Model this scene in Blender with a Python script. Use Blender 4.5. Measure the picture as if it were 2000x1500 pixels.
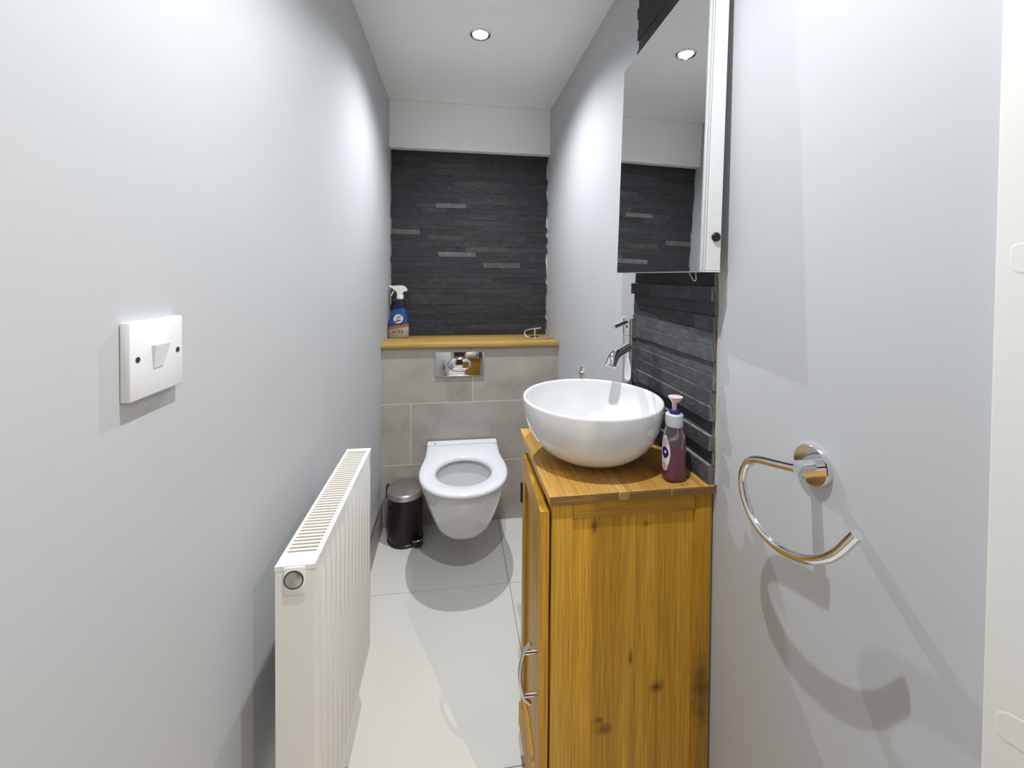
import bpy, bmesh, math, random
from mathutils import Vector, Matrix
R = math.radians
random.seed(7)
SC = bpy.context.scene
for o in list(bpy.data.objects): bpy.data.objects.remove(o, do_unlink=True)
COL = SC.collection

# ------------------------------------------------------------ camera
F_PX, YAW, PITCH, ROLL, PPY, CAM_H = 797.14, R(8.0207), R(-1.0195), R(.4362), 552.656, 1.2418
rt = Vector((math.cos(YAW), -math.sin(YAW), 0))
fw = Vector((math.sin(YAW)*math.cos(PITCH), math.cos(YAW)*math.cos(PITCH), math.sin(PITCH)))
dn = fw.cross(rt)
ax = rt*math.cos(ROLL) - dn*math.sin(ROLL)
ay = -(rt*math.sin(ROLL) + dn*math.cos(ROLL))
cam = bpy.data.cameras.new('camera')
camo = bpy.data.objects.new('camera', cam); COL.objects.link(camo)
m = Matrix.Identity(4)
for i in range(3):
    m[i][0] = ax[i]; m[i][1] = ay[i]; m[i][2] = -fw[i]
m[2][3] = CAM_H
camo.matrix_world = m
cam.sensor_fit = 'HORIZONTAL'; cam.sensor_width = 36; cam.lens = F_PX/2000*36
cam.shift_y = -(750-PPY)/2000
cam.clip_start = .01
SC.camera = camo

# ------------------------------------------------------------ world, exposure
w = bpy.data.worlds.new('world'); SC.world = w; w.use_nodes = True
w.node_tree.nodes['Background'].inputs[0].default_value = (.6, .62, .65, 1)
w.node_tree.nodes['Background'].inputs[1].default_value = .05
vs = SC.view_settings
vs.view_transform = 'Standard'; vs.look = 'None'; vs.gamma = 1; vs.use_curve_mapping = False
vs.exposure = 0.21
LAMP_COL = (.92, .96, 1.0)
LAMP_POWER = (53.0, 50.0)    # watts of the far and the near ceiling spot
LENS_GLOW = 14.0
SPOT_ANGLE = R(146)
LIGHTS = [(.094, 1.60), (.085, .458)]
HALL_FILL, HALL_FILL_COL, HALL_FILL_POWER = (.76, -.55), (1.0, .87, .72), 62.0  # hall lamp added out of view, for warm fill light

# ------------------------------------------------------------ measured room
XL, XR, ZC, YU, ZU, YS, YB = -.3497, .5316, 2.1759, 2.2615, 1.925, 2.3176, 2.0452
ZSH = .906                 # top of the timber ledge
ZW = .818                  # top of the vanity worktop
DY0 = .10                  # hall side of the doorway

# ------------------------------------------------------------ materials
def mat(name, col=(.8, .8, .8), rough=.5, metal=0., coat=0., spec=.5, trans=0., ior=1.45):
    m = bpy.data.materials.new(name); m.use_nodes = True
    b = m.node_tree.nodes['Principled BSDF']
    b.inputs['Base Color'].default_value = (*col, 1)
    b.inputs['Roughness'].default_value = rough
    b.inputs['Metallic'].default_value = metal
    b.inputs['Coat Weight'].default_value = coat
    b.inputs['Coat Roughness'].default_value = .05
    b.inputs['Specular IOR Level'].default_value = spec
    b.inputs['Transmission Weight'].default_value = trans
    b.inputs['IOR'].default_value = ior
    return m
class NT:
    def __init__(s, m): s.t = m.node_tree; s.n = s.t.nodes; s.b = s.n['Principled BSDF']
    def add(s, typ, **kw):
        n = s.n.new(typ)
        for k, v in kw.items(): setattr(n, k, v)
        return n
    def link(s, a, b): s.t.links.new(a, b)
    def noise(s, vec, scale, detail=4, rough=.55, dist=0.):
        n = s.add('ShaderNodeTexNoise'); n.inputs['Scale'].default_value = scale
        n.inputs['Detail'].default_value = detail; n.inputs['Roughness'].default_value = rough
        n.inputs['Distortion'].default_value = dist
        if vec is not None: s.link(vec, n.inputs['Vector'])
        return n.outputs['Fac']
    def coords(s, scale=(1, 1, 1), loc=(0, 0, 0), src='Object'):
        c = s.add('ShaderNodeTexCoord'); mp = s.add('ShaderNodeMapping')
        mp.inputs['Scale'].default_value = scale; mp.inputs['Location'].default_value = loc
        s.link(c.outputs[src], mp.inputs['Vector']); return mp.outputs['Vector']
    def ramp(s, fac, stops):
        r = s.add('ShaderNodeValToRGB'); e = r.color_ramp.elements
        while len(e) < len(stops): e.new(.5)
        for q, (p, c) in zip(e, stops): q.position = p; q.color = (*c, 1)
        s.link(fac, r.inputs['Fac']); return r.outputs['Color']
    def mix(s, fac, a, b, mode='MIX'):
        x = s.add('ShaderNodeMix', data_type='RGBA', blend_type=mode)
        for sock, v in ((x.inputs[0], fac), (x.inputs[6], a), (x.inputs[7], b)):
            if hasattr(v, 'is_linked'): s.link(v, sock)
            elif isinstance(v, (int, float)): sock.default_value = v
            else: sock.default_value = (*v, 1)
        return x.outputs[2]
    def math(s, op, a, b=0., clamp=False):
        x = s.add('ShaderNodeMath', operation=op, use_clamp=clamp)
        for sock, v in zip(x.inputs, (a, b)):
            if hasattr(v, 'is_linked'): s.link(v, sock)
            else: sock.default_value = v
        return x.outputs[0]
    def bump(s, h, strength, dist=.002):
        b = s.add('ShaderNodeBump'); b.inputs['Strength'].default_value = strength
        b.inputs['Distance'].default_value = dist
        s.link(h, b.inputs['Height']); s.link(b.outputs['Normal'], s.b.inputs['Normal'])

def paint(name, col, rough=.55, bump=.12):
    m = mat(name, col, rough, spec=.35); t = NT(m); v = t.coords()
    n = t.noise(v, 3.0, 5); c2 = tuple(x*.965 for x in col)
    t.link(t.ramp(n, [(.3, c2), (.7, col)]), t.b.inputs['Base Color'])
    t.bump(t.noise(v, 90, 3), bump, .0008)
    return m
def wood(name, axis, dark, mid, light, seed=0., knots=(), rough=.42, grain=1.0):
    m = mat(name, mid, rough, coat=.03, spec=.3); t = NT(m)
    lo = .9; hi = 26
    sc = [hi*grain]*3; sc['XYZ'.index(axis)] = lo
    v = t.coords(tuple(sc), (seed*3.1, seed*1.7, seed*2.3))
    broad = t.noise(v, .45, 4, .55, .8)
    sc2 = [330*grain]*3; sc2['XYZ'.index(axis)] = 7
    v2 = t.coords(tuple(sc2), (seed, seed*2, seed*5))
    fine = t.noise(v2, 1.0, 4, .65)
    base = t.ramp(broad, [(.25, dark), (.5, mid), (.75, light)])
    sc3 = [75*grain]*3; sc3['XYZ'.index(axis)] = 2.2
    streak = t.noise(t.coords(tuple(sc3), (seed*7, seed, seed*3)), 1.0, 3, .6, .6)
    c = t.mix(.75, base, t.ramp(fine, [(.36, (.66, .60, .50)), (.60, (1.06, 1.06, 1.06))]), 'MULTIPLY')
    c = t.mix(.55, c, t.ramp(streak, [(.32, (.70, .64, .54)), (.58, (1.05, 1.05, 1.05))]), 'MULTIPLY')
    if knots:
        tc = t.add('ShaderNodeTexCoord')
        wob = t.noise(t.coords((14, 14, 14)), 3.0, 3)
        for (kx, ky, kz, kr, squash) in knots:
            sub = t.add('ShaderNodeVectorMath', operation='SUBTRACT')
            t.link(tc.outputs['Object'], sub.inputs[0]); sub.inputs[1].default_value = (kx, ky, kz)
            mul = t.add('ShaderNodeVectorMath', operation='MULTIPLY'); t.link(sub.outputs[0], mul.inputs[0])
            k = [1., 1., 1.]; k['XYZ'.index(axis)] = squash; mul.inputs[1].default_value = k
            ln = t.add('ShaderNodeVectorMath', operation='LENGTH'); t.link(mul.outputs[0], ln.inputs[0])
            d = t.math('DIVIDE', ln.outputs['Value'], kr)
            d = t.math('ADD', d, t.math('MULTIPLY', t.math('SUBTRACT', wob, .5), 1.6))
            fac = t.math('SUBTRACT', 1.0, d, True)
            c = t.mix(t.math('MULTIPLY', fac, .85, True), c, (.085, .042, .012))
    t.link(c, t.b.inputs['Base Color'])
    t.bump(fine, .12, .0006)
    return m

M = {}
M['wall'] = paint('wall_paint', (.535, .543, .557))
M['ceil'] = paint('ceiling_paint', (.94, .935, .92), .7, .08)
M['cream'] = paint('door_gloss', (.80, .785, .745), .35, .05)
M['grout_d'] = mat('floor_grout', (.30, .29, .27), .9)
M['grout_l'] = mat('wall_grout', (.74, .70, .63), .85)
M['white_ceramic'] = mat('white_ceramic', (.77, .77, .77), .08, coat=.5)
M['seat'] = mat('seat_plastic', (.86, .87, .90), .16, coat=.3)
M['pan_in'] = mat('pan_inside', (.80, .80, .83), .12)
M['chrome'] = mat('chrome', (.82, .82, .83), .06, 1.0)
M['brushed'] = mat('brushed_steel', (.60, .58, .56), .3, 1.0)
M['mirror'] = mat('mirror_silver', (.80, .83, .82), .005, 1.0)
M['white_met'] = mat('white_enamel', (.83, .83, .82), .3)
M['rad'] = mat('radiator_enamel', (.84, .835, .81), .28, coat=.2)
M['rad_in'] = mat('radiator_inside', (.35, .30, .25), .7)
M['grille'] = mat('grille_dusty', (.74, .70, .62), .5)
M['plastic_w'] = mat('white_plastic', (.83, .83, .85), .25)
M['black'] = mat('black_plastic', (.012, .010, .014), .3)
M['binblack'] = mat('bin_enamel', (.013, .007, .012), .28)
M['dark_brown'] = mat('hinge_bronze', (.035, .022, .014), .45, .6)
M['screw'] = mat('screw_dark', (.10, .09, .085), .4, .8)
M['caulk'] = mat('white_caulk', (.62, .58, .50), .6)
M['floor_seal'] = mat('plaster_edge', (.74, .72, .68), .7)

def tile_mat(name, a, b, c, rough, scale, bump):
    m = mat(name, b, rough); t = NT(m)
    v = t.coords((1, 1, 1), src='Object')
    oi = t.add('ShaderNodeObjectInfo')
    off = t.add('ShaderNodeVectorMath', operation='ADD'); t.link(v, off.inputs[0])
    cmb = t.add('ShaderNodeCombineXYZ'); t.link(t.math('MULTIPLY', oi.outputs['Random'], 20), cmb.inputs[0]); t.link(cmb.outputs[0], off.inputs[1])
    n = t.noise(off.outputs[0], scale, 6, .6, .4)
    t.link(t.ramp(n, [(.3, a), (.5, b), (.72, c)]), t.b.inputs['Base Color'])
    t.bump(t.noise(off.outputs[0], scale*12, 3), bump, .0005)
    return m
M['wtile'] = tile_mat('grey_stone_tile', (.335, .30, .262), (.42, .38, .34), (.49, .45, .405), .45, 5, .06)
M['ftile'] = tile_mat('pale_floor_tile', (.70, .682, .635), (.725, .706, .66), (.745, .727, .68), .24, 3, .03)
# slate: tone from each stone's own object colour
m = mat('slate', (.03, .03, .035), .62); t = NT(m); oi = t.add('ShaderNodeObjectInfo')
gm = t.add('ShaderNodeNewGeometry')
v = t.add('ShaderNodeMapping'); v.inputs['Scale'].default_value = (1, 1, 2.4); t.link(gm.outputs['Position'], v.inputs['Vector'])
n1 = t.noise(v.outputs[0], 34, 8, .72, .6); n2 = t.noise(v.outputs[0], 220, 4, .65)
c = t.mix(.85, oi.outputs['Color'], t.ramp(n1, [(.30, (.45, .45, .48)), (.52, (.92, .92, .95)), (.66, (1.5, 1.5, 1.53)), (.78, (2.4, 2.4, 2.4))]), 'MULTIPLY')
t.link(c, t.b.inputs['Base Color'])
t.bump(t.math('ADD', n1, t.math('MULTIPLY', n2, .5)), .8, .005)
M['slate'] = m
m = mat('slate_sawn_lit_edge', (.16, .155, .145), .7); t = NT(m); gm = t.add('ShaderNodeNewGeometry')
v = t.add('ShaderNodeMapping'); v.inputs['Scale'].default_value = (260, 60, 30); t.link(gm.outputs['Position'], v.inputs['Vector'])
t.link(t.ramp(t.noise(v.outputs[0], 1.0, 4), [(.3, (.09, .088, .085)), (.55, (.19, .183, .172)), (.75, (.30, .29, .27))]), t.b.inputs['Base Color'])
M['slate_sawn_lit'] = m
OD, OM, OL = (.44, .224, .022), (.55, .300, .032), (.64, .378, .050)
M['oak_v'] = wood('oak_upright', 'Z', OD, OM, OL, 1.0)
M['oak_y'] = wood('oak_lengthwise', 'Y', OD, OM, OL, 2.0)
M['oak_x'] = wood('oak_crosswise', 'X', OD, OM, OL, 3.0)
M['ledge'] = wood('ledge_oak', 'X', (.40, .25, .065), (.54, .35, .10), (.62, .43, .15), 5.0)
def emit(name, col, s):
    m = bpy.data.materials.new(name); m.use_nodes = True; n = m.node_tree.nodes; n.clear()
    e = n.new('ShaderNodeEmission'); o = n.new('ShaderNodeOutputMaterial')
    e.inputs[0].default_value = (*col, 1); e.inputs[1].default_value = s
    m.node_tree.links.new(e.outputs[0], o.inputs[0]); return m
M['lamp'] = emit('lamp_lens', LAMP_COL, LENS_GLOW)
M['lamp_hall_fill'] = emit('hall_fill_lens', HALL_FILL_COL, LENS_GLOW)

# ------------------------------------------------------------ mesh helpers
def mesh(name, bm, material, smooth=None):
    bmesh.ops.recalc_face_normals(bm, faces=bm.faces)
    me = bpy.data.meshes.new(name); bm.to_mesh(me); bm.free()
    if material is not None: me.materials.append(material)
    if smooth:
        me.polygons.foreach_set('use_smooth', [True]*len(me.polygons))
        me.set_sharp_from_angle(angle=R(smooth))
    return me
def world_loc(o):
    p = Vector((0, 0, 0))
    while o: p = p + o.location; o = o.parent
    return p
def obj(name, bm, material, parent=None, smooth=None, label=None, kind=None, cat=None, group=None):
    """bm is in world coordinates; the object goes under its parent with its own origin at the parent's"""
    base = world_loc(parent) if parent else Vector((0, 0, 0))
    bmesh.ops.translate(bm, verts=bm.verts, vec=-base)
    o = bpy.data.objects.new(name, mesh(name, bm, material, smooth)); COL.objects.link(o)
    o.parent = parent
    if label: o['label'] = label
    if kind: o['kind'] = kind
    if cat: o['category'] = cat
    if group: o['group'] = group
    return o
def thing(name, loc, label, cat, group=None):
    o = bpy.data.objects.new(name, None); COL.objects.link(o); o.location = loc
    o.empty_display_size = .05
    o['label'] = label; o['category'] = cat
    if group: o['group'] = group
    return o
def box(lo, hi, bev=0., seg=2, bm=None):
    own = bmesh.new()
    c = [(a+b)/2 for a, b in zip(lo, hi)]; s = [abs(b-a) for a, b in zip(lo, hi)]
    bmesh.ops.create_cube(own, size=1, matrix=Matrix.Translation(c) @ Matrix.Diagonal((*s, 1)))
    if bev: bmesh.ops.bevel(own, geom=list(own.edges), offset=bev, segments=seg, affect='EDGES', profile=.5)
    if bm is None: return own
    me = bpy.data.meshes.new('tmp'); own.to_mesh(me); own.free(); bm.from_mesh(me); bpy.data.meshes.remove(me)
    return bm
def hexa(p, bm=None):
    """eight points: bottom four then top four, same winding"""
    bm = bm or bmesh.new(); v = [bm.verts.new(q) for q in p]
    for f in ((3, 2, 1, 0), (4, 5, 6, 7), (0, 1, 5, 4), (1, 2, 6, 5), (2, 3, 7, 6), (3, 0, 4, 7)): bm.faces.new([v[i] for i in f])
    return bm
def loft(rings, bm=None, cap0=True, cap1=True, closed=True):
    bm = bm or bmesh.new(); rows = [[bm.verts.new(p) for p in r] for r in rings]; n = len(rows[0])
    for a, b in zip(rows, rows[1:]):
        for i in range(n if closed else n-1):
            j = (i+1) % n; bm.faces.new((a[i], a[j], b[j], b[i]))
    if cap0: bm.faces.new(rows[0][::-1])
    if cap1: bm.faces.new(rows[-1])
    return bm
def lathe(prof, c, seg=48, bm=None, axis='Z', sx=1., sy=1., cap0=True, cap1=True):
    """prof: (radius, height) pairs from start to end about an axis through c"""
    rings = []
    for r, h in prof:
        ring = []
        for i in range(seg):
            a = 2*math.pi*i/seg; p, q = max(r, 1e-5)*math.cos(a)*sx, max(r, 1e-5)*math.sin(a)*sy
            d = {'Z': (p, q, h), 'X': (h, p, q), 'Y': (p, h, q)}[axis]
            ring.append((c[0]+d[0], c[1]+d[1], c[2]+d[2]))
        rings.append(ring)
    return loft(rings, bm, cap0, cap1)
def smooth_path(pts, n=6):
    pts = [Vector(p) for p in pts]; out = []
    P = [pts[0]*2-pts[1]] + pts + [pts[-1]*2-pts[-2]]
    for i in range(1, len(P)-2):
        a, b, c, d = P[i-1:i+3]
        for k in range(n):
            t = k/n
            out.append(.5*((2*b)+(c-a)*t+(2*a-5*b+4*c-d)*t*t+(3*b-a-3*c+d)*t**3))
    out.append(pts[-1]); return out
def tube(pts, rad, seg=14, bm=None):
    pts = [Vector(p) for p in pts]; rings = []
    n = None
    for i, p in enumerate(pts):
        d = (pts[min(i+1, len(pts)-1)]-pts[max(i-1, 0)]).normalized()
        if n is None: n = d.orthogonal().normalized()
        n = (n-d*n.dot(d)).normalized(); b = d.cross(n)
        r = rad[i] if isinstance(rad, (list, tuple)) else rad
        rings.append([p+(n*math.cos(2*math.pi*k/seg)+b*math.sin(2*math.pi*k/seg))*r for k in range(seg)])
    return loft(rings, bm)
def copy_to(o, parent, loc, scale=(1, 1, 1), name=None):
    c = o.copy(); COL.objects.link(c); c.parent = parent; c.location = loc; c.scale = scale
    return c
def struct(name, bm, material, parent=None, smooth=None):
    return obj(name, bm, material, parent, smooth, kind=None if parent else 'structure')

# ------------------------------------------------------------ room shell
HX0, HX1, HY0 = -.75, 1.0, -1.25
floor = struct('floor', box((HX0, HY0, -.06), (HX1, 2.45, -.003)), M['grout_d'])
ceiling = struct('ceiling', box((HX0, HY0, ZC), (HX1, 2.45, ZC+.06)), M['ceil'])
wall_left = struct('wall_left', box((XL-.10, .22, 0), (XL, 2.45, ZC)), M['wall'])
wall_right = struct('wall_right', box((XR, .3275, 0), (XR+.10, 2.45, ZC)), M['wall'])
wall_back = struct('wall_back', box((XL, YS, 0), (XR, YS+.10, ZC)), M['floor_seal'])
struct('bulkhead', box((XL, YU, ZU), (XR, YS, ZC), .002), M['ceil'], wall_back)
bm = bmesh.new()
box((HX0, DY0, 0), (XL-.02, .22, ZC), 0, bm=bm); box((XR+.04, DY0, 0), (HX1, .22, ZC), 0, bm=bm)
box((XL-.02, DY0, 2.02), (XR+.04, .22, ZC), 0, bm=bm)
struct('wall_front', bm, M['wall'])
struct('wall_hall_back', box((HX0, HY0-.1, 0), (HX1, HY0, ZC)), M['cream'])
struct('wall_hall_left', box((HX0-.1, HY0, 0), (HX0, .22, ZC)), M['wall'])
struct('wall_hall_right', box((HX1, HY0, 0), (HX1+.1, .22, ZC)), M['wall'])
d2 = struct('added_door', box((-.30, HY0, .004), (.46, HY0+.035, 1.97), .003), mat('added_door_dark', (.028, .020, .018), .4))  # unseen hall door added so the chrome picks up dark reflections
struct('added_door_handle', tube([(-.22, HY0+.034, 1.0), (-.22, HY0+.08, 1.0), (-.11, HY0+.08, 1.0)], .009, 12), M['brushed'], d2, 50)
# door lining with filled hinge recesses
JX = .5196
lin = struct('trim_1', box((JX, DY0-.005, 0), (XR+.05, .3275, 2.02), .0015), M['cream'])
struct('lining_upright', box((XL-.02, DY0-.005, 0), (XL+.012, .215, 2.02), .0015), M['cream'], lin)
struct('lining_head', box((XL+.012, DY0-.005, 1.985), (JX, .215, 2.02), .0015), M['cream'], lin)
for zc, h, tl in ((1.262, .030, 0.), (.822, .030, -.35)):
    pts = []
    for k in range(24):
        a = 2*math.pi*k/24; e = .45
        y = math.copysign(abs(math.cos(a))**e, math.cos(a))*.020; z = math.copysign(abs(math.sin(a))**e, math.sin(a))*h/2
        pts.append((.297+y+random.uniform(-.0006, .0006), zc+z+y*tl+random.uniform(-.0006, .0006)))
    struct('hinge_recess', loft([[(JX+.001, y, z) for y, z in pts], [(JX-.0001, y, z) for y, z in pts], [(JX-.0004, .297+(y-.297)*.93, zc+(z-zc)*.9) for y, z in pts]]), M['cream'], lin)

# floor tiles, 600 mm squares
XJ = [.225-.6*k for k in range(3, -3, -1)]; YJ = [1.6146-.6157*k for k in range(5, -3, -1)]
def floor_tiles(x0, x1, y0, y1):
    g = .0011
    for a, b in zip(XJ, XJ[1:]):
        for c, d in zip(YJ, YJ[1:]):
            lo = (max(a+g, x0), max(c+g, y0)); hi = (min(b-g, x1), min(d-g, y1))
            if hi[0]-lo[0] < .004 or hi[1]-lo[1] < .004: continue
            obj('floor_tile', box((*lo, -.008), (*hi, 0), .0006, 1), M['ftile'], floor)
floor_tiles(XL, XR, .10, YB+.002); floor_tiles(HX0, HX1, HY0, .0995)

# tiled boxing below the ledge
boxing = struct('wall_boxing', box((XL, YB+.0006, 0), (XR, YS, .885)), M['grout_l'])
ZG1, ZG2, jx = .609, .307, .0928
g = .0013
rows = [((ZG1+g, .885), [XL, jx, XR]), ((ZG2+g, ZG1-g), [XL, jx-.302, jx+.300, XR]), ((0.001, ZG2-g), [XL, jx, XR])]
for (z0, z1), xs in rows:
    for a, b in zip(xs, xs[1:]):
        obj('wall_tile', box((a+(g if a != XL else 0), YB, z0), (b-(g if b != XR else 0), YB+.008, z1), .0007, 1), M['wtile'], boxing)

# tiled skirting with a chrome edging on the left wall
sk = struct('baseboard_left', box((XL, .24, .001), (XL+.009, YB-.001, .140), .0005, 1), M['wtile'])
struct('edging_strip', box((XL, .24, .1405), (XL+.011, YB-.001, .149), .001), M['chrome'], sk)
sk = struct('baseboard_right', box((XR-.009, 1.12, .001), (XR, YB-.001, .140), .0005, 1), M['wtile'])
struct('edging_strip', box((XR-.011, 1.12, .1405), (XR, YB-.001, .149), .001), M['chrome'], sk)

# ------------------------------------------------------------ slate strips
def slate_mesh(k, ends=False):
    bm = bmesh.new(); pale = []; rnd = random.Random(100+k); nx = 5
    fr, bk = [], []
    for iz in (0, 1):
        fr.append([bm.verts.new((i/nx if 0 < i < nx else (0 if i == 0 else 1), -(1+rnd.uniform(-.09, .04)), iz+(rnd.uniform(-.012, .0) if iz else rnd.uniform(0, .012)))) for i in range(nx+1)])
        bk.append([bm.verts.new((i/nx, 0, iz)) for i in range(nx+1)])
    for i in range(nx):
        bm.faces.new((fr[0][i], fr[0][i+1], fr[1][i+1], fr[1][i]))
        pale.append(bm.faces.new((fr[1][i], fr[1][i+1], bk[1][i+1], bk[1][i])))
        bm.faces.new((bk[0][i], bk[0][i+1], fr[0][i+1], fr[0][i]))
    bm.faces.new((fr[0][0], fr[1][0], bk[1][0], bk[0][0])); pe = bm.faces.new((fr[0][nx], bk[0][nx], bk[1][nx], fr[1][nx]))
    for f in pale + ([pe] if ends else []): f.material_index = 1  # tops coloured pale as lit ledges; near ends are sawn edges
    me = mesh('slate_strip', bm, M['slate']); me.materials.append(M['slate_sawn_lit']); return me
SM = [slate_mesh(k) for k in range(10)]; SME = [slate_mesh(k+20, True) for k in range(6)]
def stone(parent, origin, length, height, depth, tone, along='X', ends=False):
    o = bpy.data.objects.new('slate_strip', random.choice(SME if ends else SM)); COL.objects.link(o); o.parent = parent
    o.location = origin; o.scale = (length, depth, height)
    if along == 'Y': o.rotation_euler = (0, 0, R(-90))     # runs towards the camera along -Y, face towards -X
    o.color = (*tone, 1)
def tone(l=None):
    l = l if l is not None else random.choice((.026, .030, .030, .033, .033, .037, .043))
    d = random.uniform(-.06, .06)
    return (l*(1+d), l*(.985), l*(1.10-d))
# back wall: row edges follow the pale strips seen in the photograph
edges = [ZU]
for z, n in ((1.641, 9), (1.6155, 1), (1.4925, 4), (1.4650, 1), (1.3715, 3), (1.3455, 1), (1.3145, 1), (1.2838, 1), (ZSH+.001, 13)):
    z0 = edges[-1]
    for k in range(1, n+1): edges.append(z0+(z-z0)*k/n + (random.uniform(-.003, .003) if 0 < k < n else 0))
special = {9: (-.103, .061, .125), 14: (-.346, -.192, .115), 18: (-.090, .1164, .13), 20: (.161, .370, .085), 5: (-.0014, .154, .052), 10: (-.05, .09, .018), 17: (.06, .30, .058), 15: (-.15, .05, .05),
           2: (-.155, .12, .044), 25: (.06, .43, .044), 26: (-.25, -.09, .047), 27: (-.09, .45, .040)}
for i, (z1, z0) in enumerate(zip(edges, edges[1:])):
    x = XL+random.uniform(.003, .008); xe = XR-random.uniform(.004, .014)
    cuts = [x]
    sp = special.get(i)
    spans = []
    def fill(a, b):
        while b-a > .30: 
            L = random.uniform(.11, .26); spans.append((a, a+L, None)); a += L
        if b-a > .17 and random.random() < .6:
            q = a+(b-a)*random.uniform(.4, .6); spans.append((a, q, None)); spans.append((q, b, None))
        elif b > a: spans.append((a, b, None))
    if sp:
        a, b, l = max(sp[0], x), min(sp[1], xe), sp[2]
        if a > x+.02: fill(x, a)
        else: a = x
        spans.append((a, b, l))
        if b < xe: fill(b, xe)
    else: fill(x, xe)
    for a, b, l in spans:
        stone(wall_back, (a, YS, z0+.0001), b-a, z1-z0-.0002, random.uniform(.0115, .0138), tone(l) if l is None else (l, l*.99, l*.93))
# right wall behind the basin
RH = .0304; z = 1.2227-RH*13
SY0, SY1 = .7577, 1.1275
thick = {0: .019, 1: .0105, 2: .0195, 3: .0105, 4: .0210, 5: .0165, 6: .0140, 7: .0115, 8: .0170, 9: .0152, 10: .0135, 11: .0110, 12: .0205, 13: .0115}
row = 0
z = ZW+.0008
edg = [ZW+.0008]; k0 = 1.2227-RH*13
edg += [k0+RH*k for k in range(1, 60) if k0+RH*k < ZC-.008] + [ZC-.001]
for i, (z0, z1) in enumerate(zip(edg, edg[1:])):
    ya = SY0+random.uniform(-.001, .003); yb = SY1+random.uniform(-.006, .006)
    if i == 10: cs = [ya, .823, yb]
    elif random.random() < .35: cs = [ya, yb]
    else: cs = [ya, random.uniform(.86, 1.02), yb]
    for a, b in zip(cs, cs[1:]):
        d = thick.get(i, .012)*(1 if a == cs[0] else random.uniform(.93, 1.03))
        if z1 > 1.262: d = min(d, .0125)
        tn = tone(.075) if (i == 10 and a == cs[0]) else tone(random.choice((.050, .058, .066, .075)) if i < 10 else None)  # lower rows toned paler, their lit look put into the stone colour
        stone(wall_right, (XR, b, z0+.0002), b-a, z1-z0-.0004, d, tn, 'Y', a == cs[0])
# ragged white caulk where the slate ends
bm = bmesh.new(); pts = []
for k in range(28):
    zz = ZW+.002+(ZC-.01-ZW)*k/27
    pts.append((zz, random.uniform(.002, .006), random.uniform(.001, .003)))
rings = [[(XR+.001, SY0-.0005-b, zz), (XR-a, SY0-.0005-b*.4, zz), (XR-a, SY0+.001, zz), (XR+.001, SY0+.001, zz)] for zz, a, b in pts]
obj('caulk_bead', loft(rings), M['caulk'], wall_right)

# ------------------------------------------------------------ downlights
def downlight(x, y, label, lens, group, col, power):
    t = thing('downlight', (x, y, ZC), label, 'ceiling light', group)
    obj('bezel', lathe([(.041, ZC-.0002), (.041, ZC-.003), (.037, ZC-.0055), (.032, ZC-.0045), (.029, ZC-.0008)], (x, y, 0), 48, cap0=False, cap1=False), M['chrome'], t, 60)
    obj('lens', lathe([(.0285, ZC-.0008), (.0285, ZC-.0022), (.001, ZC-.0030)], (x, y, 0), 32), lens, t, 40)
    l = bpy.data.lights.new('downlight_bulb', 'SPOT'); l.color = col; l.energy = power
    l.spot_size = SPOT_ANGLE; l.spot_blend = 1.0; l.shadow_soft_size = .009
    lo = bpy.data.objects.new('bulb', l); COL.objects.link(lo); lo.parent = t; lo.location = (0, 0, -.0125)
downlight(*LIGHTS[0], 'round chrome ceiling downlight above the toilet, lit white', M['lamp'], 'chrome downlights', LAMP_COL, LAMP_POWER[0])
downlight(*LIGHTS[1], 'round chrome ceiling downlight nearest the doorway', M['lamp'], 'chrome downlights', LAMP_COL, LAMP_POWER[1])
downlight(*HALL_FILL, 'warm unseen fill downlight added out in the hall beyond the door', M['lamp_hall_fill'], 'chrome downlights', HALL_FILL_COL, HALL_FILL_POWER)

# ------------------------------------------------------------ timber ledge
obj('ledge_shelf', box((XL+.0005, 2.0256, .8855), (XR-.0005, YS-.0155, ZSH), .003), M['ledge'], None, 40,
    'golden oak ledge shelf running wall to wall above the toilet', None, 'shelf')

# ------------------------------------------------------------ vanity cabinet
cx0, cx1, cy0, cy1, cz1 = .190, .527, .765, 1.045, .7995
vc = thing('vanity_cabinet', ((cx0+cx1)/2, (cy0+cy1)/2, 0), 'golden oak vanity cabinet with its door ajar, under the white basin', 'cabinet')
obj('corner_post', box((cx0, cy0, .05), (.2325, cy0+.03, cz1), .0015), wood('oak_post_a', 'Z', OD, OM, OL, 11), vc, 40)
obj('corner_post', box((.4905, cy0, .05), (cx1, cy0+.03, cz1), .0015), wood('oak_post_b', 'Z', (0.415, 0.201, 0.015), (0.537, 0.277, 0.022), (0.634, 0.354, 0.034), 12,
    ((.508-.3585, cy0-.905, .39, .035, .4),)), vc, 40)
obj('top_rail', box((.2329, cy0+.001, .766), (.4901, cy0+.028, cz1), .0012), wood('oak_rail', 'X', OD, OM, OL, 13), vc, 40)
obj('bottom_rail', box((.2329, cy0+.001, .05), (.4901, cy0+.028, .12), .0012), M['oak_x'], vc, 40)
bx = [(.2329, .2329), (.341, .357), (.371, .406), (.4455, .481), (.4901, .4901)]
tints = [((0.534, 0.273, 0.023), (0.658, 0.359, 0.033), (0.767, 0.445, 0.049)), ((0.594, 0.318, 0.031), (0.684, 0.378, 0.041), (0.774, 0.452, 0.062)), ((0.534, 0.273, 0.023), (0.651, 0.351, 0.03), (0.752, 0.431, 0.047)), ((0.606, 0.324, 0.032), (0.697, 0.384, 0.042), (0.774, 0.452, 0.062))]
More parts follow.
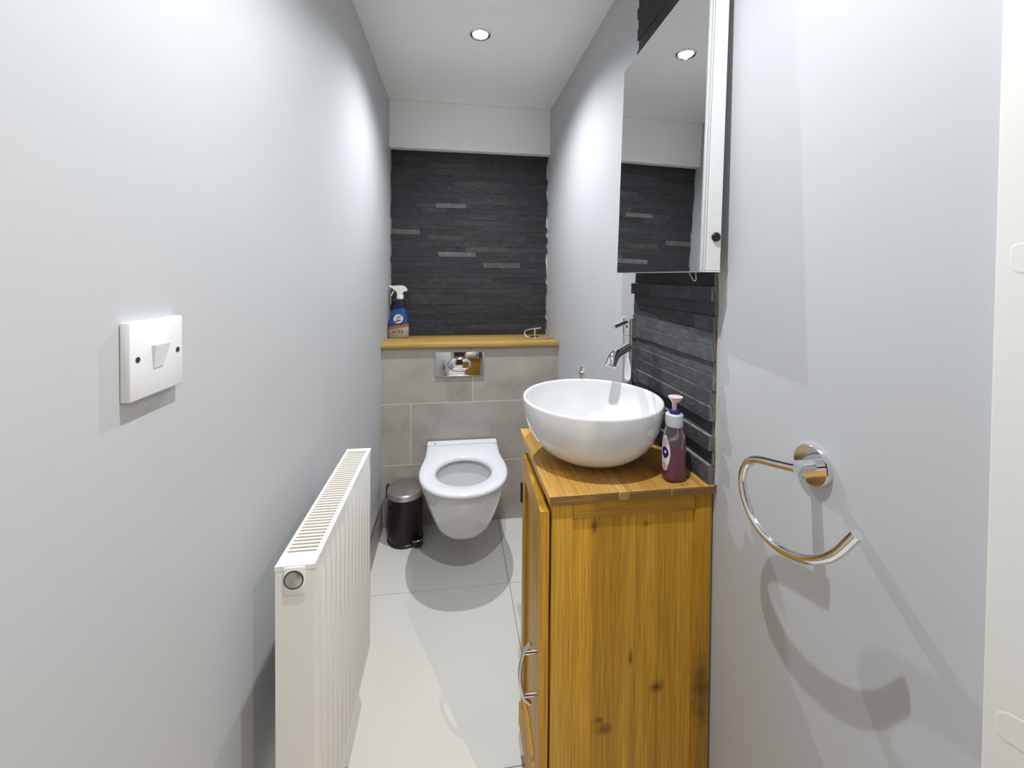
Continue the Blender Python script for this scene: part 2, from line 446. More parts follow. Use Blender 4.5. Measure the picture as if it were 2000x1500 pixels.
kn = [((.278-.3585, cy0+.006-.905, .748, .008, .35), (.30-.3585, cy0+.006-.905, .33, .024, 1.4), (.29-.3585, cy0+.006-.905, .35, .014, 1.2)), ((.357-.3585, cy0+.006-.905, .47, .005, .2),),
      ((.386-.3585, cy0+.006-.905, .742, .007, .8), (.413-.3585, cy0+.006-.905, .40, .018, 1.1)), ()]
for k in range(4):
    (a0, a1), (b0, b1) = bx[k], bx[k+1]; y0, y1 = cy0+.006+.0003*k, cy0+.018
    q = [(a1, y0, .118), (b1, y0, .118), (b1, y1, .118), (a1, y1, .118), (a0, y0, .768), (b0, y0, .768), (b0, y1, .768), (a0, y1, .768)]
    obj('panel_board', hexa(q), wood('oak_board_%d' % k, 'Z', *tints[k], 20+k*3.3, kn[k]), vc)
obj('side_panel', box((cx0+.004, cy1-.018, .05), (cx1, cy1, cz1), .001), M['oak_v'], vc)
obj('back_panel', box((cx1-.006, cy0+.031, .05), (cx1, cy1-.019, cz1)), M['oak_v'], vc)
obj('base_board', box((cx0+.02, cy0+.031, .06), (cx1-.007, cy1-.019, .078)), M['oak_y'], vc)
obj('front_stile', box((cx0+.004, cy1-.05, .079), (cx0+.022, cy1-.0185, cz1), .001), M['oak_v'], vc)
obj('front_rail', box((cx0+.004, cy0+.0305, .755), (cx0+.022, cy1-.051, cz1), .001), M['oak_y'], vc)
obj('plinth', box((.205, cy0+.012, 0), (cx1-.003, cy1-.012, .0495)), M['oak_x'], vc)
obj('base_moulding', box((.1725, cy0-.006, .070), (.1885, 1.040, .127), .004), wood('oak_mould', 'Y', OD, OM, OL, 15), vc, 40)
# door, hinged at the far edge and standing slightly open
HX, HY = .196, 1.036; dw, dt, dz0, dz1 = .266, .018, .131, .782
ang = math.atan2(.010, dw)
ca, sa = math.cos(ang), math.sin(ang)
def dpt(s, d, z):       # s along the door from the hinge, d out from its back face
    return (HX - s*sa - d*ca, HY - s*ca + d*sa, z)
def dbox(s0, s1, d0, d1, z0, z1, bm=None):
    return hexa([dpt(s0, d0, z0), dpt(s1, d0, z0), dpt(s1, d1, z0), dpt(s0, d1, z0), dpt(s0, d0, z1), dpt(s1, d0, z1), dpt(s1, d1, z1), dpt(s0, d1, z1)], bm)
door = obj('door', dbox(.046, dw-.046, .005, .011, dz0+.05, dz1-.05), wood('oak_door_panel', 'Z', OD, OM, OL, 31), vc)
def dpart(name, bm, mt, sm=None):
    obj(name, bm, mt, door, sm)
dpart('door_stile', dbox(0, .045, 0, dt, dz0, dz1), wood('oak_stile', 'Z', OD, OM, OL, 32))
dpart('door_stile', dbox(dw-.045, dw, 0, dt, dz0, dz1), wood('oak_stile_b', 'Z', (0.415, 0.201, 0.015), (0.525, 0.271, 0.022), (0.610, 0.342, 0.033), 33))
dpart('door_rail', dbox(.0453, dw-.0453, 0, dt, dz1-.05, dz1), M['oak_y'])
dpart('door_rail', dbox(.0453, dw-.0453, 0, dt, dz0, dz0+.05), M['oak_y'])
bow = [dpt(dw-.030, dt+.020+.014*math.sin(math.pi*k/12)-.008*(1 if k in (0, 12) else 0), .372+.124*k/12) for k in range(13)]
dpart('handle', tube(smooth_path(bow, 2), .0042, 10), M['brushed'], 50)
for zz in (.390, .478):
    dpart('handle_post', tube([dpt(dw-.030, dt-.001, zz), dpt(dw-.030, dt+.024, zz)], .0045, 12), M['chrome'], 50)
for zz in (.677, .203):
    obj('hinge', lathe([(.0036, zz-.025), (.0042, zz-.023), (.0042, zz+.023), (.0036, zz+.025)], (HX-.019, HY+.004, 0), 14), M['dark_brown'], vc, 40)

M['end_grain'] = wood('oak_end_grain', 'X', (.16, .085, .028), (.26, .15, .05), (.36, .22, .08), 61)  # near ends darkened for end grain and for shade, both in the colour
M['end_grain_pale'] = wood('oak_end_grain_pale', 'X', (.36, .22, .08), (.44, .28, .11), (.50, .33, .14), 63)
# worktop of four staves
wt = thing('worktop', (.357, .934, .80), 'oak worktop of glued staves carrying the white basin', 'worktop')
wx = [.1823, .3236, .3427, .4335, XR-.001]
wc = [((0.488, 0.262, 0.061), (0.634, 0.366, 0.094), (0.732, 0.451, 0.143)), ((0.610, 0.366, 0.110), (0.708, 0.451, 0.154), (0.781, 0.512, 0.187)),
      ((0.488, 0.256, 0.057), (0.610, 0.342, 0.086), (0.708, 0.427, 0.132)), ((0.537, 0.287, 0.064), (0.659, 0.378, 0.099), (0.732, 0.451, 0.132))]
wk = [(), (), (), ((.490-.357, .795-.934, .018, .0085, .8), (.475-.357, .772-.934, .018, .004, .5), (.463-.357, .77-.934, .018, .003, .4))]
for k in range(4):
    sv = obj('stave', box((wx[k]+.0001, .7577, .8005), (wx[k+1]-.0001, 1.1101, ZW), .0012, 1), wood('oak_stave_%d' % k, 'Y', *wc[k], 40+k*2.7, wk[k]), wt, 40)
    sv.data.materials.append(M['end_grain_pale' if k == 1 else 'end_grain'])
    for f in sv.data.polygons:
        if f.normal.y < -.9: f.material_index = 1

# ------------------------------------------------------------ basin
bc = (.320, .918); br = .161
prof = [(.0, ZW+.0005), (.044, ZW+.0005), (.046, ZW+.003), (.047, ZW+.008)]
N = 22
zb, zt = ZW+.008, .9555
for k in range(1, N+1):
    a = k/N*math.pi/2
    prof.append((.047+(br-.047)*math.sin(a)**.86, zb+(zt-zb)*(1-math.cos(a))**.98))
prof += [(br, .9585), (br-.0015, .9608), (br-.0040, .9616), (br-.0065, .9606), (br-.0078, .9580)]
for k in range(N, -1, -1):
    a = k/N*math.pi/2
    prof.append((.028+(br-.0085-.028)*math.sin(a)**.86, zb+.012+(zt-zb-.013)*(1-math.cos(a))**.98))
prof.append((.0, zb+.0115))
bs = thing('basin', (bc[0], bc[1], ZW), 'round white ceramic countertop basin bowl on the oak worktop', 'basin')
obj('bowl', lathe(prof, (*bc, 0), 96), M['white_ceramic'], bs, 50)
obj('waste', lathe([(.021, zb+.0122), (.021, zb+.0145), (.017, zb+.0165), (.0, zb+.0172)], (*bc, 0), 32), M['chrome'], bs, 40)

# ------------------------------------------------------------ tap
tx, ty = .469, 1.045; tr = .0172
tp = thing('basin_tap', (tx, ty, ZW), 'tall chrome mixer tap standing behind the white basin', 'tap')
obj('column', lathe([(.024, ZW), (.024, ZW+.004), (tr, ZW+.007), (tr, 1.083), (tr-.0006, 1.0836)], (tx, ty, 0), 40), M['chrome'], tp, 40)
obj('valve_cap', lathe([(tr-.0006, 1.0846), (tr, 1.0852), (tr, 1.127), (tr-.002, 1.129), (.0, 1.129)], (tx, ty, 0), 40), M['chrome'], tp, 40)
ux, uy = bc[0]-tx, bc[1]-ty; ul = math.hypot(ux, uy); ux, uy = ux/ul, uy/ul
def tap_pt(s, z): return (tx+ux*s, ty+uy*s, z)
sp = [tap_pt(.0, 1.054), tap_pt(.03, 1.050), tap_pt(.058, 1.0455), tap_pt(.078, 1.041), tap_pt(.094, 1.031), tap_pt(.104, 1.016)]
sp_o = obj('spout', tube(smooth_path(sp, 5), .0130, 20), M['chrome'], tp, 50)
e1, e0 = Vector(tap_pt(.1043, 1.0155)), Vector(tap_pt(.1020, 1.0196))
obj('aerator', tube([e0, e0+(e1-e0)*1.25], .0085, 16), M['brushed'], sp_o, 40)
obj('lever', tube([tap_pt(.010, 1.1215), tap_pt(.020, 1.1205), tap_pt(.086, 1.1135), tap_pt(.089, 1.1132)], [.0048, .0048, .0048, .0044], 16), M['chrome'], tp, 40)
bm = lathe([(.0032, 0), (.0032, .0012), (.0, .0014)], (0, 0, 0), 16, axis='Y')
bmesh.ops.transform(bm, verts=bm.verts, matrix=Matrix.Translation((tx+ux*(tr-.0006), ty+uy*(tr-.0006), 1.108)) @ Matrix.Rotation(math.atan2(uy, ux)-math.pi/2, 4, 'Z'))
obj('indicator_dot', bm, M['screw'], tp)

# ------------------------------------------------------------ soap pump bottle
sx_, sy_ = .4570, .793
so = thing('soap_bottle', (sx_, sy_, ZW), 'clear pump bottle half full of red hand soap beside the basin', 'soap dispenser')
def rr(hx, hy, z, e=.62, n=40, c=(sx_, sy_)):
    out = []
    for k in range(n):
        a = 2*math.pi*k/n; ca_, sa_ = math.cos(a), math.sin(a)
        out.append((c[0]+math.copysign(abs(ca_)**e, ca_)*hx, c[1]+math.copysign(abs(sa_)**e, sa_)*hy, z))
    return out
M['clear'] = mat('clear_plastic', (.80, .68, .76), .06, trans=.92, ior=1.25)
M['soap'] = mat('red_soap', (.24, .002, .030), .12, trans=.1, ior=1.33)
M['frost'] = mat('frosted_cap', (.72, .74, .80), .35, trans=.25)
M['pinkpump'] = mat('pink_pump', (.80, .56, .60), .3)
M['navy'] = mat('navy_plastic', (.012, .022, .16), .3)
M['lab_pink'] = mat('label_pink', (.72, .50, .56), .35)
M['lab_white'] = mat('label_white', (.80, .80, .82), .4)
prof_s = [(.019, .015, 0.), (.0215, .0175, .002), (.0225, .0185, .008), (.0222, .018, .05), (.0215, .0175, .085), (.0195, .0168, .100), (.0165, .0155, .108), (.0150, .0150, .112), (.0150, .0150, .116)]
obj('bottle_body', loft([rr(a, b, ZW+.0006+h, .62 if h < .098 else .8) for a, b, h in prof_s]), M['clear'], so, 50)
obj('liquid', loft([rr(a-.0012, b-.0012, ZW+.0018+h, .62) for a, b, h in prof_s[:3]] + [rr(.0210, .0168, ZW+.05, .62), rr(.0207, .0166, ZW+.062, .62)]), M['soap'], so, 50)
obj('collar', lathe([(.0172, ZW+.113), (.0178, ZW+.115), (.0178, ZW+.122), (.0170, ZW+.1225), (.0178, ZW+.123), (.0176, ZW+.137), (.0155, ZW+.139), (.0, ZW+.139)], (sx_, sy_, 0), 36), M['frost'], so, 40)
obj('collar_ring', lathe([(.0105, ZW+.1392), (.0110, ZW+.141), (.0105, ZW+.1455), (.0, ZW+.1455)], (sx_, sy_, 0), 28), M['navy'], so, 40)
ph = obj('pump_stem', lathe([(.0045, ZW+.1457), (.0048, ZW+.160), (.0055, ZW+.163), (.0, ZW+.163)], (sx_, sy_, 0), 20), M['pinkpump'], so, 40)
bm = bmesh.new()
for wi, (z0, hw, y0, y1) in enumerate(((0, 0, 0, 0),)):
    rings = []
    for h, hw, hd in ((.160, .0050, .0055), (.165, .0075, .010), (.170, .0115, .0125), (.1735, .0140, .0135), (.1752, .0138, .0132), (.1756, .012, .0115)):
        rings.append([(p[0], p[1]-.004*(h-.16)/.0156, p[2]) for p in rr(hw, hd, ZW+h, .85, 28)])
    loft(rings, bm)
obj('pump_head', bm, M['pinkpump'], ph, 50)
# oval label on the bottle's flank that faces the basin and the camera
def flank(u, h, eps):      # u along the side (towards the camera = negative y), h above the worktop
    i = 0
    for (a, b, hh), (a2, b2, h2) in zip(prof_s, prof_s[1:]):
        if hh <= h <= h2:
            f = (h-hh)/(h2-hh); a, b = a+(a2-a)*f, b+(b2-b)*f; break
    y = max(-1, min(1, u/b)); x = -a*(1-abs(y)**(2/.62))**(.62/2)
    return (sx_+x-eps, sy_+u-eps*.4*(1 if u < 0 else -1), ZW+.0006+h)
def flank_oval(u0, h0, ru, rh, eps, n=28):
    bm = bmesh.new(); rings = []
    for q in (1, .66, .33, .02): rings.append([flank(u0+ru*q*math.cos(2*math.pi*k/n), h0+rh*q*math.sin(2*math.pi*k/n), eps) for k in range(n)])
    return loft(rings, bm, False, True)
lab = obj('label_sticker', flank_oval(-.0035, .058, .0120, .037, .0005), M['lab_white'], so, 60)
obj('label_print', flank_oval(-.0035, .030, .009, .008, .0008), M['lab_pink'], lab, 60)
obj('label_print', flank_oval(-.004, .082, .008, .008, .0008), M['lab_pink'], lab, 60)
obj('label_print', flank_oval(-.0045, .060, .0092, .012, .0009), M['navy'], lab, 60)
obj('label_print', flank_oval(-.006, .061, .0035, .0030, .0012), M['lab_white'], lab, 60)

# ------------------------------------------------------------ mirror cabinet
s_, l_ = .034, .026
MZ0, MZ1, MY0, MY1 = 1.2525, 1.842, .718, 1.150
def mx(y, z): return .4626+s_*(y-.718)+l_*(z-MZ0)
mc = thing('mirror_cabinet', (.49, .93, MZ0), 'slim white mirror cabinet on the slate above the basin', 'mirror')
dth = .0085
def wedge(y0, y1, z0, z1, f0, f1):
    P = []
    for z in (z0, z1):
        for (y, f) in ((y0, f0), (y1, f0), (y1, f1), (y0, f1)):
            P.append((f(y, z), y, z))
    return hexa(P)
XBK = lambda y, z: min(.5165, max(.503+.021*(z-MZ0), mx(y, z)+.014))
obj('cabinet_body', wedge(MY0+.001, MY1-.001, MZ0+.003, MZ1-.003, lambda y, z: mx(y, z)+dth+.0015, XBK), M['white_met'], mc)
md = obj('door', wedge(MY0, MY1, MZ0, MZ1, lambda y, z: mx(y, z)+.0008, lambda y, z: mx(y, z)+dth), M['white_met'], mc)
obj('mirror_glass', wedge(MY0+.0006, MY1-.0006, MZ0+.0006, MZ1-.0006, lambda y, z: mx(y, z)-.0026, lambda y, z: mx(y, z)+.0007), M['mirror'], md, None, 'silvered mirror glass')
obj('edge_trim', wedge(MY0-.0008, MY0, MZ0+.004, MZ1, lambda y, z: mx(y, z)+.0015, lambda y, z: mx(y, z)+.0045), M['chrome'], md)
obj('bottom_edge', wedge(MY0-.001, MY1, MZ0-.001, MZ0+.002, lambda y, z: mx(y, z)+.0105, lambda y, z: XBK(y, z)), M['white_met'], mc)
obj('cover_cap', lathe([(.0088, MY0+.002), (.0088, MY0-.0015), (.0075, MY0-.0028), (.0, MY0-.0030)], (.4935, 0, 1.3186), 28, axis='Y'), M['black'], mc, 40)
lo_ = [(.488, .800, MZ0+.002), (.487, .792, MZ0-.006), (.487, .784, MZ0-.014), (.488, .779, MZ0-.0185), (.489, .774, MZ0-.0165), (.491, .778, MZ0-.007), (.493, .782, MZ0+.002)]
obj('pull_loop', tube(smooth_path(lo_, 4), .0012, 8), M['brushed'], mc, 50)

# ------------------------------------------------------------ towel ring
tw = thing('towel_ring', (XR, .533, .964), 'chrome open towel ring on the right wall beside the vanity', 'towel ring')
obj('wall_plate', lathe([(.0300, XR), (.0300, XR-.006), (.0285, XR-.0085), (.0, XR-.0088)], (0, .533, .964), 48, axis='X'), M['chrome'], tw, 40)
obj('post', tube([(XR-.008, .530, .965), (.474, .512, .974)], .0085, 24), M['chrome'], tw, 40)
ring = [(.4993, .9782), (.5315, .9694), (.5677, .9594), (.5851, .95), (.5974, .936), (.604, .916), (.6031, .8978), (.5948, .8787), (.5806, .862), (.5586, .8512), (.5343, .8482), (.5102, .8524), (.4864, .8609), (.4676, .8722), (.4488, .8884), (.4339, .9064), (.4225, .9247), (.4128, .9408)]
obj('ring_bar', tube(smooth_path([(.47, y, z) for y, z in ring], 5), .0064, 18), M['chrome'], tw, 50)

# ------------------------------------------------------------ light switch
sw = thing('light_switch', (XL, .5243, 1.146), 'white single rocker light switch on the left wall', 'light switch')
obj('faceplate', box((XL, .4818, 1.1031), (XL+.0105, .5668, 1.1891), .0022, 2), M['plastic_w'], sw, 40)
obj('rocker', hexa([(XL+.0095, .5155, 1.1335), (XL+.0095, .5305, 1.1335), (XL+.0113, .5305, 1.1335), (XL+.0113, .5155, 1.1335),
                    (XL+.0095, .5130, 1.1600), (XL+.0095, .5365, 1.1600), (XL+.0160, .5365, 1.1600), (XL+.0160, .5130, 1.1600)]), M['plastic_w'], sw)
for y in (.4925, .5567):
    obj('screw', lathe([(.0032, XL+.0103), (.0032, XL+.0109), (.0, XL+.0107)], (0, y, 1.1475), 18, axis='X'), M['screw'], sw)

# ------------------------------------------------------------ radiator
rx0, rx1, ry0, ry1, rz0, rz1 = -.2775, -.2174, .681, 1.120, .2545, .780
ra = thing('radiator', ((rx0+rx1)/2, (ry0+ry1)/2, rz0), 'white panel radiator with a slotted top on the left wall', 'radiator')
# ridged front panel
bm = bmesh.new(); prof = []
pitch = .0305; nR = 13; ys0 = ry0+.020
prof.append((ry0+.001, rx1-.002)); prof.append((ry0+.006, rx1-.0005))
for k in range(nR):
    y = ys0+pitch*k
    prof += [(y+.004, rx1-.0005), (y+.009, rx1+.0035), (y+.0215, rx1+.0035), (y+.0265, rx1-.0005)]
prof += [(ry1-.006, rx1-.0005), (ry1-.001, rx1-.002)]
def prow(z, fl=0.): return [(x+(rx1-.0005-x)*fl if x > rx1 else x, y, z) for y, x in prof] + [(rx1-.006, ry1-.001, z), (rx1-.006, ry0+.001, z)]
loft([prow(rz0, 1), prow(rz0+.016, 1), prow(rz0+.028, 0), prow(rz1-.042, 0), prow(rz1-.028, 1), prow(rz1-.008, 1)], bm)
obj('front_panel', bm, M['rad'], ra, 30)
obj('back_panel', box((rx0, ry0+.002, rz0), (rx0+.005, ry1-.002, rz1-.008), .001), M['rad'], ra)
for a, b in ((ry0-.0005, ry0+.0012), (ry1-.0012, ry1+.0005)):
    obj('end_cover', box((rx0-.0008, a, rz0+.01), (rx1-.0022, b, rz1-.0085), .0006, 1), M['rad'], ra)
obj('convector', box((rx0+.008, ry0+.01, rz0+.02), (rx1-.010, ry1-.01, rz1-.022)), M['rad_in'], ra)
bm = bmesh.new()
gx0, gx1, gy0, gy1 = -.2732, -.2265, .7125, 1.1035
for lo, hi in (((rx0-.001, ry0-.001), (rx1-.0005, gy0)), ((rx0-.001, gy1), (rx1-.0005, ry1+.001)), ((rx0-.001, gy0), (gx0, gy1)), ((gx1, gy0), (rx1-.0005, gy1))):
    box((*lo, rz1-.0075), (*hi, rz1), 0, bm=bm)
gr = obj('top_grille', bm, M['rad'], ra)
nS = 41; st = (gy1-gy0)/nS
b0 = obj('grille_bar', box((gx0-.0005, gy0+st*.68, rz1-.0062), (gx1+.0005, gy0+st*1.18, rz1-.0012)), M['grille'], gr)
for k in range(1, nS-1):
    copy_to(b0, gr, (0, st*k, 0))
pl = obj('valve_boss', box((-.2645, ry0-.0035, .7335), (-.2325, ry0, .7785), .0016), M['rad'], ra, 40)
obj('blanking_plug', lathe([(.0128, ry0-.0030), (.0128, ry0-.0042), (.0112, ry0-.0050), (.0, ry0-.0052)], (-.2493, 0, .7585), 28, axis='Y'), M['brushed'], pl, 40)
obj('plug_ring', lathe([(.0150, ry0-.0032), (.0150, ry0-.0039), (.0129, ry0-.0040)], (-.2493, 0, .7585), 28, axis='Y', cap0=False, cap1=False), M['screw'], pl, 40)
for y in (.93, 1.05):
    for zz in (.36, .58):
        obj('wall_bracket', box((XL, y-.006, zz-.012), (rx0+.001, y+.006, zz+.012), .001), M['rad'], ra)

# ------------------------------------------------------------ toilet
to = thing('toilet', (.042, YB, .10), 'white wall-hung toilet with its seat down, below the oak ledge', 'toilet')
TX = .0425
def dshape(w, yf, ym, yb, wb, z, n=40, nb=10):
    """outline: straight back edge, sides widening to w at ym, rounded front at yf"""
    pts = []
    for k in range(n+1):
        a = math.pi*k/n
        e = .92
        pts.append((TX+w*math.copysign(abs(math.cos(a))**e, math.cos(a)), ym-(ym-yf)*math.sin(a)**e, z))
    for k in range(1, nb+1):
        f = k/nb; pts.append((TX-(w+(wb-w)*(lambda q: 3*q*q-2*q**3)(min(1, f/.62))), ym+(yb-ym)*f, z))
    for k in range(0, nb):
        f = 1-k/nb; pts.append((TX+(w+(wb-w)*(lambda q: 3*q*q-2*q**3)(min(1, f/.62))), ym+(yb-ym)*f, z))
    return pts
def oval(a, b, yc, z, n=41, nb=10):
    tot = n+2*nb; out = []
    # same number of points and a matching start (right side, then front, left, back)
    for k in range(n): 
        an = math.pi*k/(n-1); out.append((TX+a*math.cos(an), yc-b*math.sin(an), z))
    for k in range(1, 2*nb+1):
        an = math.pi+math.pi*k/(2*nb+1); out.append((TX+a*math.cos(an), yc-b*math.sin(an), z))
    return out
YBK = YB-.0012
levels = [(.143, 1.725, .026, .026), (.147, 1.696, .050, .048), (.158, 1.666, .070, .067), (.180, 1.634, .094, .090), (.21, 1.610, .118, .112), (.26, 1.586, .1385, .130), (.31, 1.562, .156, .146), (.35, 1.546, .168, .156), (.385, 1.535, .1765, .163), (.397, 1.532, .1775, .164)]
rings = [dshape(w, yf, max(1.73, yf+.08), YBK, wb, z) for z, yf, w, wb in levels]
rings += [dshape(.174, 1.537, 1.73, YBK-.003, .163, .3995)]
rings += [oval(.128, .145, 1.722, .3995), oval(.127, .144, 1.722, .390)]
ins = [(.120, .136, 1.722, .36), (.108, .120, 1.728, .31), (.090, .100, 1.738, .26), (.066, .074, 1.755, .22), (.045, .052, 1.77, .195)]
rings += [oval(a, b, yc, z) for a, b, yc, z in ins]
obj('pan', loft(rings), M['white_ceramic'], to, 50)
obj('water', loft([oval(.0655, .0735, 1.755, .2195), oval(.03, .03, 1.755, .2196)], cap0=False), mat('water', (.75, .78, .80), .02, trans=.6, ior=1.33), to)
ZT = .424
yb2 = 1.988
seat = [dshape(.1800, 1.524, 1.735, yb2, .168, .4025), dshape(.1850, 1.519, 1.735, yb2+.002, .170, .406), dshape(.1862, 1.5175, 1.735, yb2+.002, .170, .412), dshape(.1835, 1.520, 1.735, yb2+.001, .168, .4185), dshape(.176, 1.528, 1.735, yb2-.003, .162, .4225),
        dshape(.162, 1.545, 1.735, 1.965, .150, ZT)]
seat += [oval(.132, .142, 1.722, .4228), oval(.121, .132, 1.720, .4185), oval(.116, .127, 1.720, .412), oval(.1155, .1265, 1.720, .4030)]
obj('seat', loft(seat, cap0=False, cap1=False), M['seat'], to, 50)
hp = obj('hinge_plate', hexa([(TX-.169, yb2+.003, .400), (TX+.169, yb2+.003, .400), (TX+.167, 2.034, .400), (TX-.167, 2.034, .400),
                         (TX-.169, yb2+.003, .4190), (TX+.169, yb2+.003, .4190), (TX+.167, 2.034, .4215), (TX-.167, 2.034, .4215)]), M['seat'], to)
obj('hinge_cap', lathe([(.006, .4195), (.006, .4215), (.0, .4225)], (TX-.130, 2.005, 0), 16), M['chrome'], hp, 40)
obj('hinge_cap', lathe([(.006, .4195), (.006, .4215), (.0, .4225)], (TX+.130, 2.005, 0), 16), M['seat'], hp, 40)

# ------------------------------------------------------------ flush plate
fp = thing('flush_plate', (.0295, YB, .80), 'polished chrome flush plate with an oval button above the toilet', 'flush plate')
obj('plate', box((-.0905, YB-.010, .7400), (.1492, YB-.0002, .8620), .002, 2), M['chrome'], fp, 40)
obj('button', lathe([(1.0, YB-.0095), (1.0, YB-.0125), (.94, YB-.0160), (.75, YB-.0190), (.40, YB-.0210), (.0, YB-.0215)], (.0272, 0, .8005), 56, axis='Y', sx=.058, sy=.034), M['chrome'], fp, 50)
obj('button_ring', lathe([(1.0, YB-.0098), (1.02, YB-.0130), (.985, YB-.0130), (.98, YB-.0100)], (.0272, 0, .8005), 56, axis='Y', sx=.0605, sy=.0365, cap0=False, cap1=False), M['brushed'], fp, 50)

# ------------------------------------------------------------ pedal bin
bx_, by_, brd = -.2235, 1.9555, .083
bi = thing('pedal_bin', (bx_, by_, 0), 'small black pedal bin with a steel lid left of the toilet', 'bin')
obj('bin_body', lathe([(brd-.005, .0005), (brd, .004), (brd, .012), (brd-.003, .014), (brd-.003, .215), (.0, .215)], (bx_, by_, 0), 56), M['binblack'], bi, 40)
obj('lid', lathe([(brd+.001, .2155), (brd+.0015, .218), (brd+.0015, .238), (brd-.002, .2425), (brd*.75, .2465), (brd*.4, .2490), (.0, .2500)], (bx_, by_, 0), 56), M['brushed'], bi, 35)
pd = R(-48); px_, py_ = math.cos(pd), math.sin(pd)
c_ = (bx_+px_*(brd+.010), by_+py_*(brd+.010))
pdo = obj('pedal', lathe([(.021, .010), (.023, .013), (.023, .034), (.021, .037), (.0, .037)], (*c_, 0), 28), M['black'], bi, 40)
obj('pedal_strip', tube([(c_[0]-.022+.002, c_[1]-.0175, .0355), (c_[0]-.002, c_[1]-.0235, .0375), (c_[0]+.019, c_[1]-.016, .0395)], .0022, 8), M['chrome'], pdo, 40)
obj('lid_hinge', box((bx_-.092, by_+.010, .19), (bx_-.079, by_+.045, .243), .003), M['black'], bi, 40)

# ------------------------------------------------------------ spray bottle on the ledge
qx, qy = -.2935, 2.236
sb = thing('spray_bottle', (qx, qy, ZSH), 'blue trigger spray cleaner bottle on the left end of the ledge', 'spray bottle')
m = mat('spray_print', (.01, .05, .3), .25, coat=.2); t = NT(m); v = t.add('ShaderNodeTexCoord'); sep = t.add('ShaderNodeSeparateXYZ')
t.link(v.outputs['Object'], sep.inputs[0])
hgt = t.math('SUBTRACT', sep.outputs['Z'], t.math('MULTIPLY', sep.outputs['X'], .16))
rp = t.add('ShaderNodeValToRGB'); rp.color_ramp.interpolation = 'CONSTANT'; e = rp.color_ramp.elements
for p, c in ((0, (.40, .37, .33)), (.230, (.45, .10, .018)), (.290, (.010, .075, .235)), (.66, (.007, .009, .050))):
    q = e[0] if p == 0 else (e[len(e)-1] if p == .66 else e.new(p)); q.position = p; q.color = (*c, 1)
t.link(t.math('DIVIDE', hgt, .235), rp.inputs['Fac']); t.link(rp.outputs['Color'], t.b.inputs['Base Color'])
M['spray'] = m
SPR = [(.0, .050, .026), (.003, .0535, .029), (.05, .0535, .030), (.085, .0515, .030), (.115, .0450, .028), (.140, .0370, .025), (.165, .0295, .021), (.185, .0240, .018), (.200, .0200, .0165), (.206, .0150, .0145), (.216, .0140, .0140)]
obj('bottle_body', loft([[(qx+(.0 if h < .1 else (h-.1)*.055)+a*math.copysign(abs(math.cos(2*math.pi*k/44))**.8, math.cos(2*math.pi*k/44)), qy+b*math.copysign(abs(math.sin(2*math.pi*k/44))**.8, math.sin(2*math.pi*k/44)), ZSH+.0006+h) for k in range(44)] for h, a, b in SPR]), M['spray'], sb, 50)
nx_ = qx+.0065
M['spray_white'] = mat('trigger_white', (.72, .72, .71), .4)
obj('neck_collar', lathe([(.0185, ZSH+.2075), (.0190, ZSH+.209), (.0180, ZSH+.229), (.0160, ZSH+.232), (.0, ZSH+.232)], (nx_, qy, 0), 28), M['spray_white'], sb, 40)
prof_h = [(-.050, .278), (-.050, .268), (-.040, .262), (-.026, .258), (-.017, .248), (-.014, .2325), (.016, .2325), (.018, .250), (.030, .246), (.038, .252), (.036, .262), (.028, .272), (.014, .2785), (-.010, .2795), (-.034, .2775)]
hd = loft([[(nx_+x, qy+dy, ZSH+z) for x, z in prof_h] for dy in (-.011, .011)])
bmesh.ops.bevel(hd, geom=[e_ for e_ in hd.edges if abs(e_.verts[0].co.y-e_.verts[1].co.y) < 1e-6], offset=.002, segments=2, affect='EDGES')
obj('spray_head', hd, M['spray_white'], sb, 40)
tg = [(nx_-.028, qy, ZSH+.262), (nx_-.034, qy, ZSH+.248), (nx_-.041, qy, ZSH+.234), (nx_-.0465, qy, ZSH+.224)]
obj('trigger', tube(smooth_path(tg, 4), .0035, 10), M['spray_white'], sb, 50)
obj('nozzle', lathe([(.0065, nx_-.055), (.0075, nx_-.054), (.0075, nx_-.049), (.0, nx_-.049)], (0, qy, ZSH+.273), 16, axis='X'), M['spray_white'], sb, 40)
def spr_front(x, h, eps):
    for (h0, a0, b0_), (h1, a1, b1_) in zip(SPR, SPR[1:]):
        if h0 <= h <= h1:
            f = (h-h0)/(h1-h0); a, b = a0+(a1-a0)*f, b0_+(b1_-b0_)*f; break
    u = max(-.98, min(.98, x/a)); y = -b*(1-abs(u)**(2/.8))**.4
    return (qx+(0 if h < .1 else (h-.1)*.055)+x, qy+y-eps, ZSH+.0006+h)
def spr_patch(poly_c, n, fn, eps, qs=(1, .66, .33, .03)):
    return loft([[spr_front(poly_c[0]+(fn(k/n)[0])*q, poly_c[1]+(fn(k/n)[1])*q, eps) for k in range(n)] for q in qs], None, False, True)
def ell(a, b, tilt): 
    return lambda s: (a*math.cos(2*math.pi*s)*math.cos(tilt)-b*math.sin(2*math.pi*s)*math.sin(tilt), a*math.cos(2*math.pi*s)*math.sin(tilt)+b*math.sin(2*math.pi*s)*math.cos(tilt))
M['badge'] = mat('badge_white', (.62, .66, .74), .4); M['badge_red'] = mat('badge_red', (.22, .03, .05), .4); M['ink'] = mat('label_ink', (.03, .03, .07), .5)
M['badge_pk'] = mat('badge_pink', (.45, .30, .38), .4)
bd = obj('label_badge', spr_patch((.001, .1035), 28, ell(.0245, .0235, .2), .0006), M['badge'], sb, 60)
obj('label_stroke', spr_patch((.0045, .1150), 20, ell(.0150, .0028, .28), .0010), M['ink'], bd, 60)
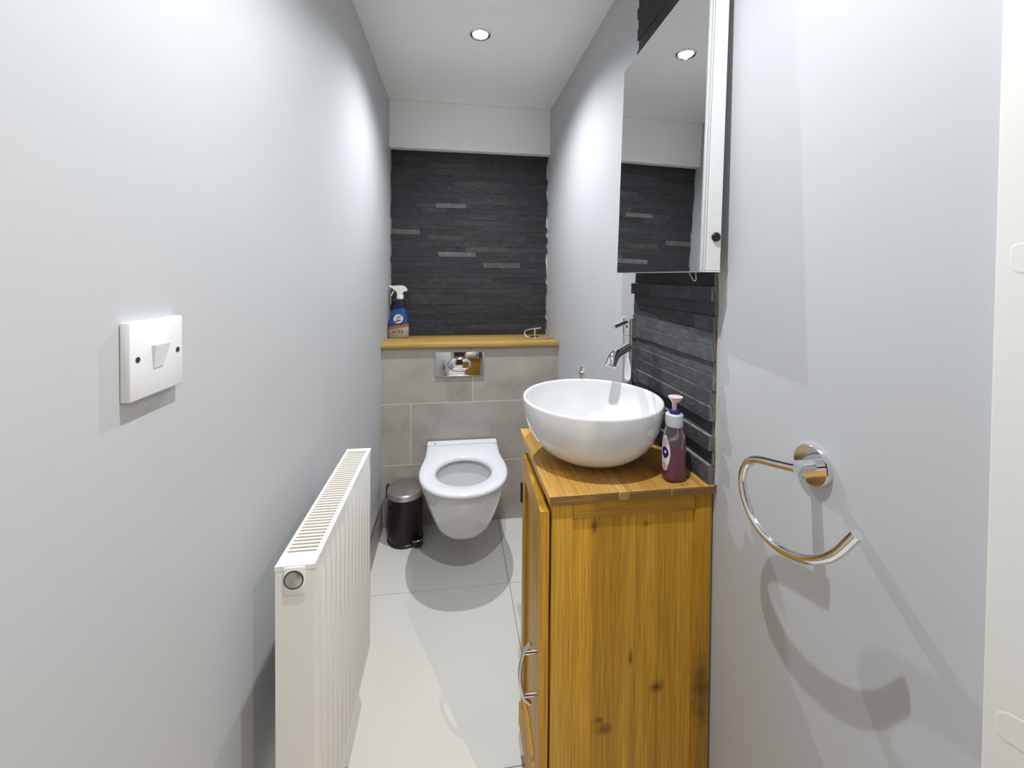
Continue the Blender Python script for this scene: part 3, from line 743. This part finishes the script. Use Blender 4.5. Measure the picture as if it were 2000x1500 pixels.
obj('label_stroke', spr_patch((.001, .1035), 20, ell(.0160, .0050, .22), .0009), M['badge_pk'], bd, 60)
obj('label_stroke', spr_patch((-.001, .0925), 20, ell(.0185, .0042, .22), .0010), M['badge_red'], bd, 60)
for k, (a, b) in enumerate(((.0042, .0058), (.0050, .0022), (.0048, .0028), (.0048, .0042))):
    obj('label_icon', spr_patch((-.022+.0145*k, .0335), 12, ell(a, b, 0), .0008), M['ink'], sb, 60)
obj('label_line', spr_patch((.0, .0450), 16, ell(.026, .0011, .03), .0008), M['ink'], sb, 60)

# ------------------------------------------------------------ loose chrome roll holder lying on the ledge
lh = thing('roll_holder', (.433, 2.172, ZSH), 'loose chrome toilet roll holder lying on the right end of the ledge', 'roll holder')
obj('base_plate', lathe([(.0260, ZSH+.0003), (.0260, ZSH+.004), (.0240, ZSH+.0055), (.0, ZSH+.0058)], (.433, 2.172, 0), 36), M['chrome'], lh, 40)
obj('post', lathe([(.0058, ZSH+.005), (.0058, ZSH+.049), (.0, ZSH+.050)], (.433, 2.172, 0), 20), M['chrome'], lh, 40)
arm = [(.458, 2.172, .9580), (.430, 2.170, .9560), (.410, 2.166, .9540), (.389, 2.160, .9510), (.376, 2.152, .9450), (.372, 2.144, .9350), (.377, 2.138, .9230), (.389, 2.132, .9140), (.408, 2.128, .9106), (.432, 2.127, .9103), (.458, 2.128, .9103), (.482, 2.130, .9103), (.500, 2.134, .9105)]
obj('arm', tube(smooth_path(arm, 4), .0036, 12), M['chrome'], lh, 50)
obj('end_stop', tube([(.500, 2.134, .9105), (.510, 2.138, .914), (.514, 2.142, .926)], .0042, 12), M['chrome'], lh, 50)
obj('arm_tip', tube([(.455, 2.172, .957), (.462, 2.172, .9585), (.463, 2.172, .964)], .0044, 12), M['chrome'], lh, 50)

# small chrome wall fixing half hidden behind the basin
wf = thing('wall_fixing', (XR, 1.64, .838), 'small chrome wall fixing just visible behind the basin rim', 'fixing')
obj('fixing_plate', lathe([(.026, XR), (.026, XR-.004), (.024, XR-.006), (.0, XR-.006)], (0, 1.64, .838), 28, axis='X'), M['chrome'], wf, 40)
obj('fixing_stud', tube([(XR-.005, 1.64, .838), (XR-.012, 1.64, .838)], .008, 14), M['brushed'], wf, 40)
